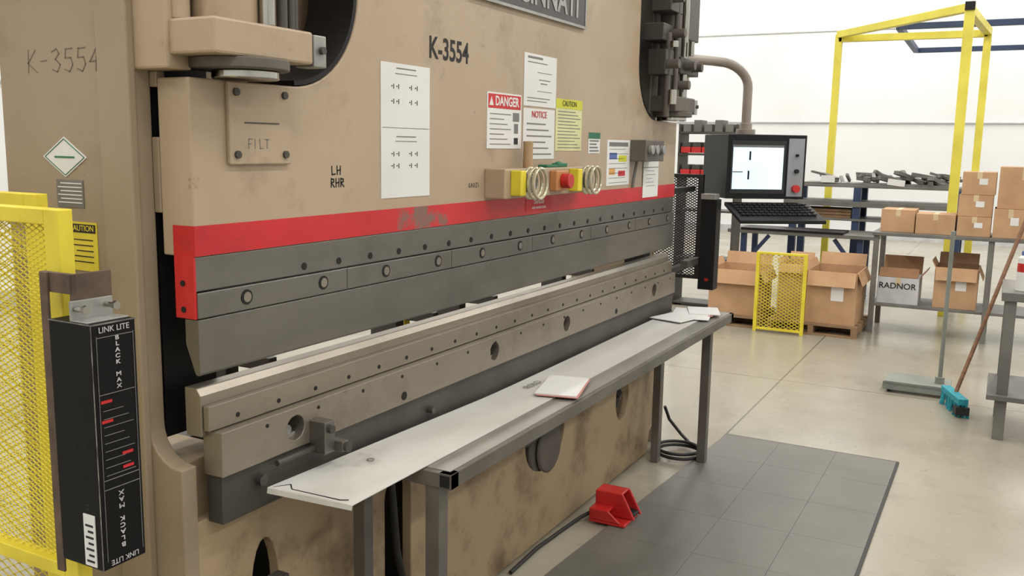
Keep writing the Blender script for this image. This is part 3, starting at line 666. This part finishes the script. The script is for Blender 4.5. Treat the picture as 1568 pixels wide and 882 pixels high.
WB=G('workbench',(10.5,1.9,0))
p=WB.part('top',GREY,0.003); p.box(10.3,11.0,1.15,2.75,0.72,0.76); p.done()
WB.part('rubber_pad',BLACK,0.003).box(10.29,10.7,1.5,2.6,0.76,0.785).done()
p=WB.part('legs',BLUE,0.002)
for y in (1.3,2.55):
    for x in (10.35,10.88): p.box(x,x+0.06,y,y+0.06,0,0.72)
    p.beam((10.38,y+0.03,0.35),(10.38,y-0.25 if y>2 else y+0.3,0.7),0.04)
p.done()
RK=G('steel_stock_rack',(11.3,1.2,0))
p=RK.part('shelves',GREY,0.003); p.box(11.05,11.6,0.35,2.2,1.24,1.27); p.box(11.03,11.7,0.3,2.3,1.02,1.08); p.box(11.03,11.7,0.3,2.3,0.86,0.885); p.done()
p=RK.part('posts',BLUE,0.002)
for x in (11.05,11.6):
    for y in (0.4,1.45,2.15): p.box(x,x+0.08,y,y+0.08,0,1.24)
p.done()
SP=G('scrap_metal_pile',(11.3,1.1,1.27)); p=SP.part('pieces',GREY,0.002)
for i in range(44):
    y=random.uniform(0.5,2.05); x=random.uniform(11.2,11.45); an=random.uniform(0,3.1); l=random.uniform(0.06,0.16); 
    z=1.285+random.uniform(0.005,0.09); dv=Vector((math.cos(an)*l,math.sin(an)*l,random.uniform(0,0.05))); c_=Vector((x,y,z+0.02)); p.beam(c_-dv,c_+dv,random.uniform(0.02,0.08),random.uniform(0.015,0.05))
p.box(11.1,11.55,0.5,2.1,1.2705,1.29); p.done()
p=SP.part('tags',WHITE); p.beam((11.08,1.75,1.33),(11.08,1.90,1.33),0.01,0.08); p.beam((11.08,1.0,1.3),(11.08,1.18,1.32),0.01,0.07); p.done()
g=G('lumber_stack',(11.3,1.6,0.9)); p=g.part('boards',PALW)
for i in range(3): p.box(11.1,11.55,1.55,2.1,0.886+i*0.035,0.915+i*0.035)
p.done()

YF=G('yellow_gantry_frame',(11.5,1.0,0)); p=YF.part('posts',YEL2,0.004)
p.box(11.96,12.04,1.92,2.0,0,3.05); p.box(10.16,10.25,0.42,0.51,0,3.1); p.box(11.96,12.04,0.30,0.38,0,3.05); p.done()
p=YF.part('beams',YEL2,0.004); p.beam((12,1.96,3.05),(10.2,0.46,3.05),0.08); p.beam((12,1.96,3.0),(12,0.34,3.0),0.08); p.beam((12,0.34,3.02),(10.2,0.46,3.02),0.08); p.done()
YF.part('end_cap',BLACK).box(10.14,10.18,0.42,0.51,3.02,3.1).done()
NR=G('overhead_rail_frame',(13,0,3.1)); p=NR.part('rails',BLUE,0.004)
p.beam((12.12,1.3,3.13),(12.12,-4,3.13),0.07); p.beam((15.0,1.35,3.13),(15.0,-4,3.13),0.07); p.beam((12.12,1.3,3.13),(15.0,1.35,3.13),0.07); p.done()
p=NR.part('hangers',BLUE); 
for x,y in ((12.12,-1.5),(15,-1.5),(12.12,-3.9),(15,-3.9)): p.box(x-0.03,x+0.03,y-0.03,y+0.03,3.1,6)
p.done()

g=G('parts_bin_rack',(9.3,2.7,0)); p=g.part('frame',STEEL_D,0.003)
for z in (0.02,0.5,1.0,1.35,1.58,1.8): p.box(9.3,9.6,2.45,3.05,z,z+0.02)
for y in (2.43,3.03): p.box(9.3,9.6,y,y+0.02,0,1.9)
p.done()
p=g.part('red_bins',REDM,0.004)
for z in (1.375,1.605):
    for i in range(5): p.box(9.28,9.5,2.47+i*0.11,2.57+i*0.11,z,z+0.06)
p.done()
p=g.part('dark_parts',STEEL_D,0.004)
for z in (1.435,1.665):
    for i in range(5): p.box(9.3,9.5,2.48+i*0.11,2.56+i*0.11,z,z+0.05)
p.done()
p=g.part('fittings',GREY,0.004)
for i in range(5): p.box(9.3,9.5,2.48+i*0.11,2.56+i*0.11,1.82,1.9+0.04*(i%2))
p.done()

ST=G('rolling_pole_stand',(6.85,0.42,0)); p=ST.part('base',STANDG,0.004)
p.box(6.68,7.0,0.22,0.64,0.05,0.075); p.box(6.68,6.70,0.22,0.64,0.02,0.075); p.done()
p=ST.part('pole',STANDG,0,True); p.cyl((6.82,0.29,0.07),(6.82,0.29,1.13),0.014); p.cyl((6.82,0.29,0.07),(6.82,0.29,0.12),0.03); p.done()
p=ST.part('casters',RUBBER,0,True)
for x in (6.72,6.96):
    for y in (0.26,0.6): p.cyl((x,y-0.01,0.025),(x,y+0.01,0.025),0.025)
p.done()
BR=G('push_broom',(6.4,0.15,0)); hd0=Vector((6.26,0.12,0.10)); hd1=Vector((6.60,0.24,0.10))
p=BR.part('head',TEAL,0.004); p.beam(hd0,hd1,0.06,0.04); p.done()
p=BR.part('bristles',TEAL); 
for i in range(26):
    for j in range(3):
        c_=hd0.lerp(hd1,(i+0.5)/26)+Vector((random.uniform(-0.01,0.01),(j-1)*0.02,-0.02)); p.cyl(c_,(c_.x+random.uniform(-.012,.012),c_.y+random.uniform(-.02,.02),0.0),0.006,n=5)
p.done()
BR.part('tip',RUBBER).beam(hd0+Vector((-0.015,0,-0.055)),hd0+Vector((0.05,0.02,-0.055)),0.08,0.05).done()
BR.part('handle',WOOD,0,True).cyl((6.45,0.175,0.11),(6.80,-0.16,1.35),0.013).done()
RB=G('steel_utility_table',(6.3,-0.7,0)); p=RB.part('top',GREY,0.003); p.box(5.86,6.5,-1.6,-0.03,0.82,0.87); p.box(5.84,6.45,-1.55,-0.0,0.24,0.27); p.done()
p=RB.part('legs',GREY,0.003)
for x in (5.88,6.4):
    for y in (-1.58,-0.11): p.box(x,x+0.06,y,y+0.06,0,0.82)
p.done()
g=G('spray_can',(6.0,-0.13,0.87)); p=g.part('body',WHITE,0.002,True); p.cyl((6.0,-0.13,0.87),(6.0,-0.13,1.06),0.035); p.cyl((6.0,-0.13,1.06),(6.0,-0.13,1.075),0.035,0.02); p.done()
g.part('band',REDM,0,True).cyl((6.0,-0.13,0.98),(6.0,-0.13,1.03),0.0355).done(); g.part('cap',BLU,0,True).cyl((6.0,-0.13,1.075),(6.0,-0.13,1.10),0.02).done()
g=G('parts_tray',(6.3,-0.5,0.87)); p=g.part('body',BLUE,0.003); p.box(6.1,6.45,-0.6,-0.3,0.87,0.88); p.box(6.1,6.11,-0.6,-0.3,0.88,0.95); p.box(6.44,6.45,-0.6,-0.3,0.88,0.95); p.box(6.1,6.45,-0.31,-0.3,0.88,0.95); p.box(6.1,6.45,-0.6,-0.59,0.88,0.95); p.done()

# ---------------------------------------------------------------- camera
yaw,pitch,roll=.4918,.1548,.0173
cy,sy,cp,sp=math.cos(yaw),math.sin(yaw),math.cos(pitch),math.sin(pitch)
fw=Vector((cy*cp,sy*cp,-sp)); r0=Vector((sy,-cy,0)); u0=r0.cross(fw)
rt=r0*math.cos(roll)+u0*math.sin(roll); up=u0*math.cos(roll)-r0*math.sin(roll)
cam=bpy.data.cameras.new('camera'); cam.sensor_width=36; cam.lens=1400/1568*36; cam.clip_end=100; cam.clip_start=0.05
co=bpy.data.objects.new('camera',cam); scene.collection.objects.link(co)
M=Matrix((rt,up,-fw)).transposed().to_4x4(); M.translation=(0,0,1.65); co.matrix_world=M
scene.camera=co
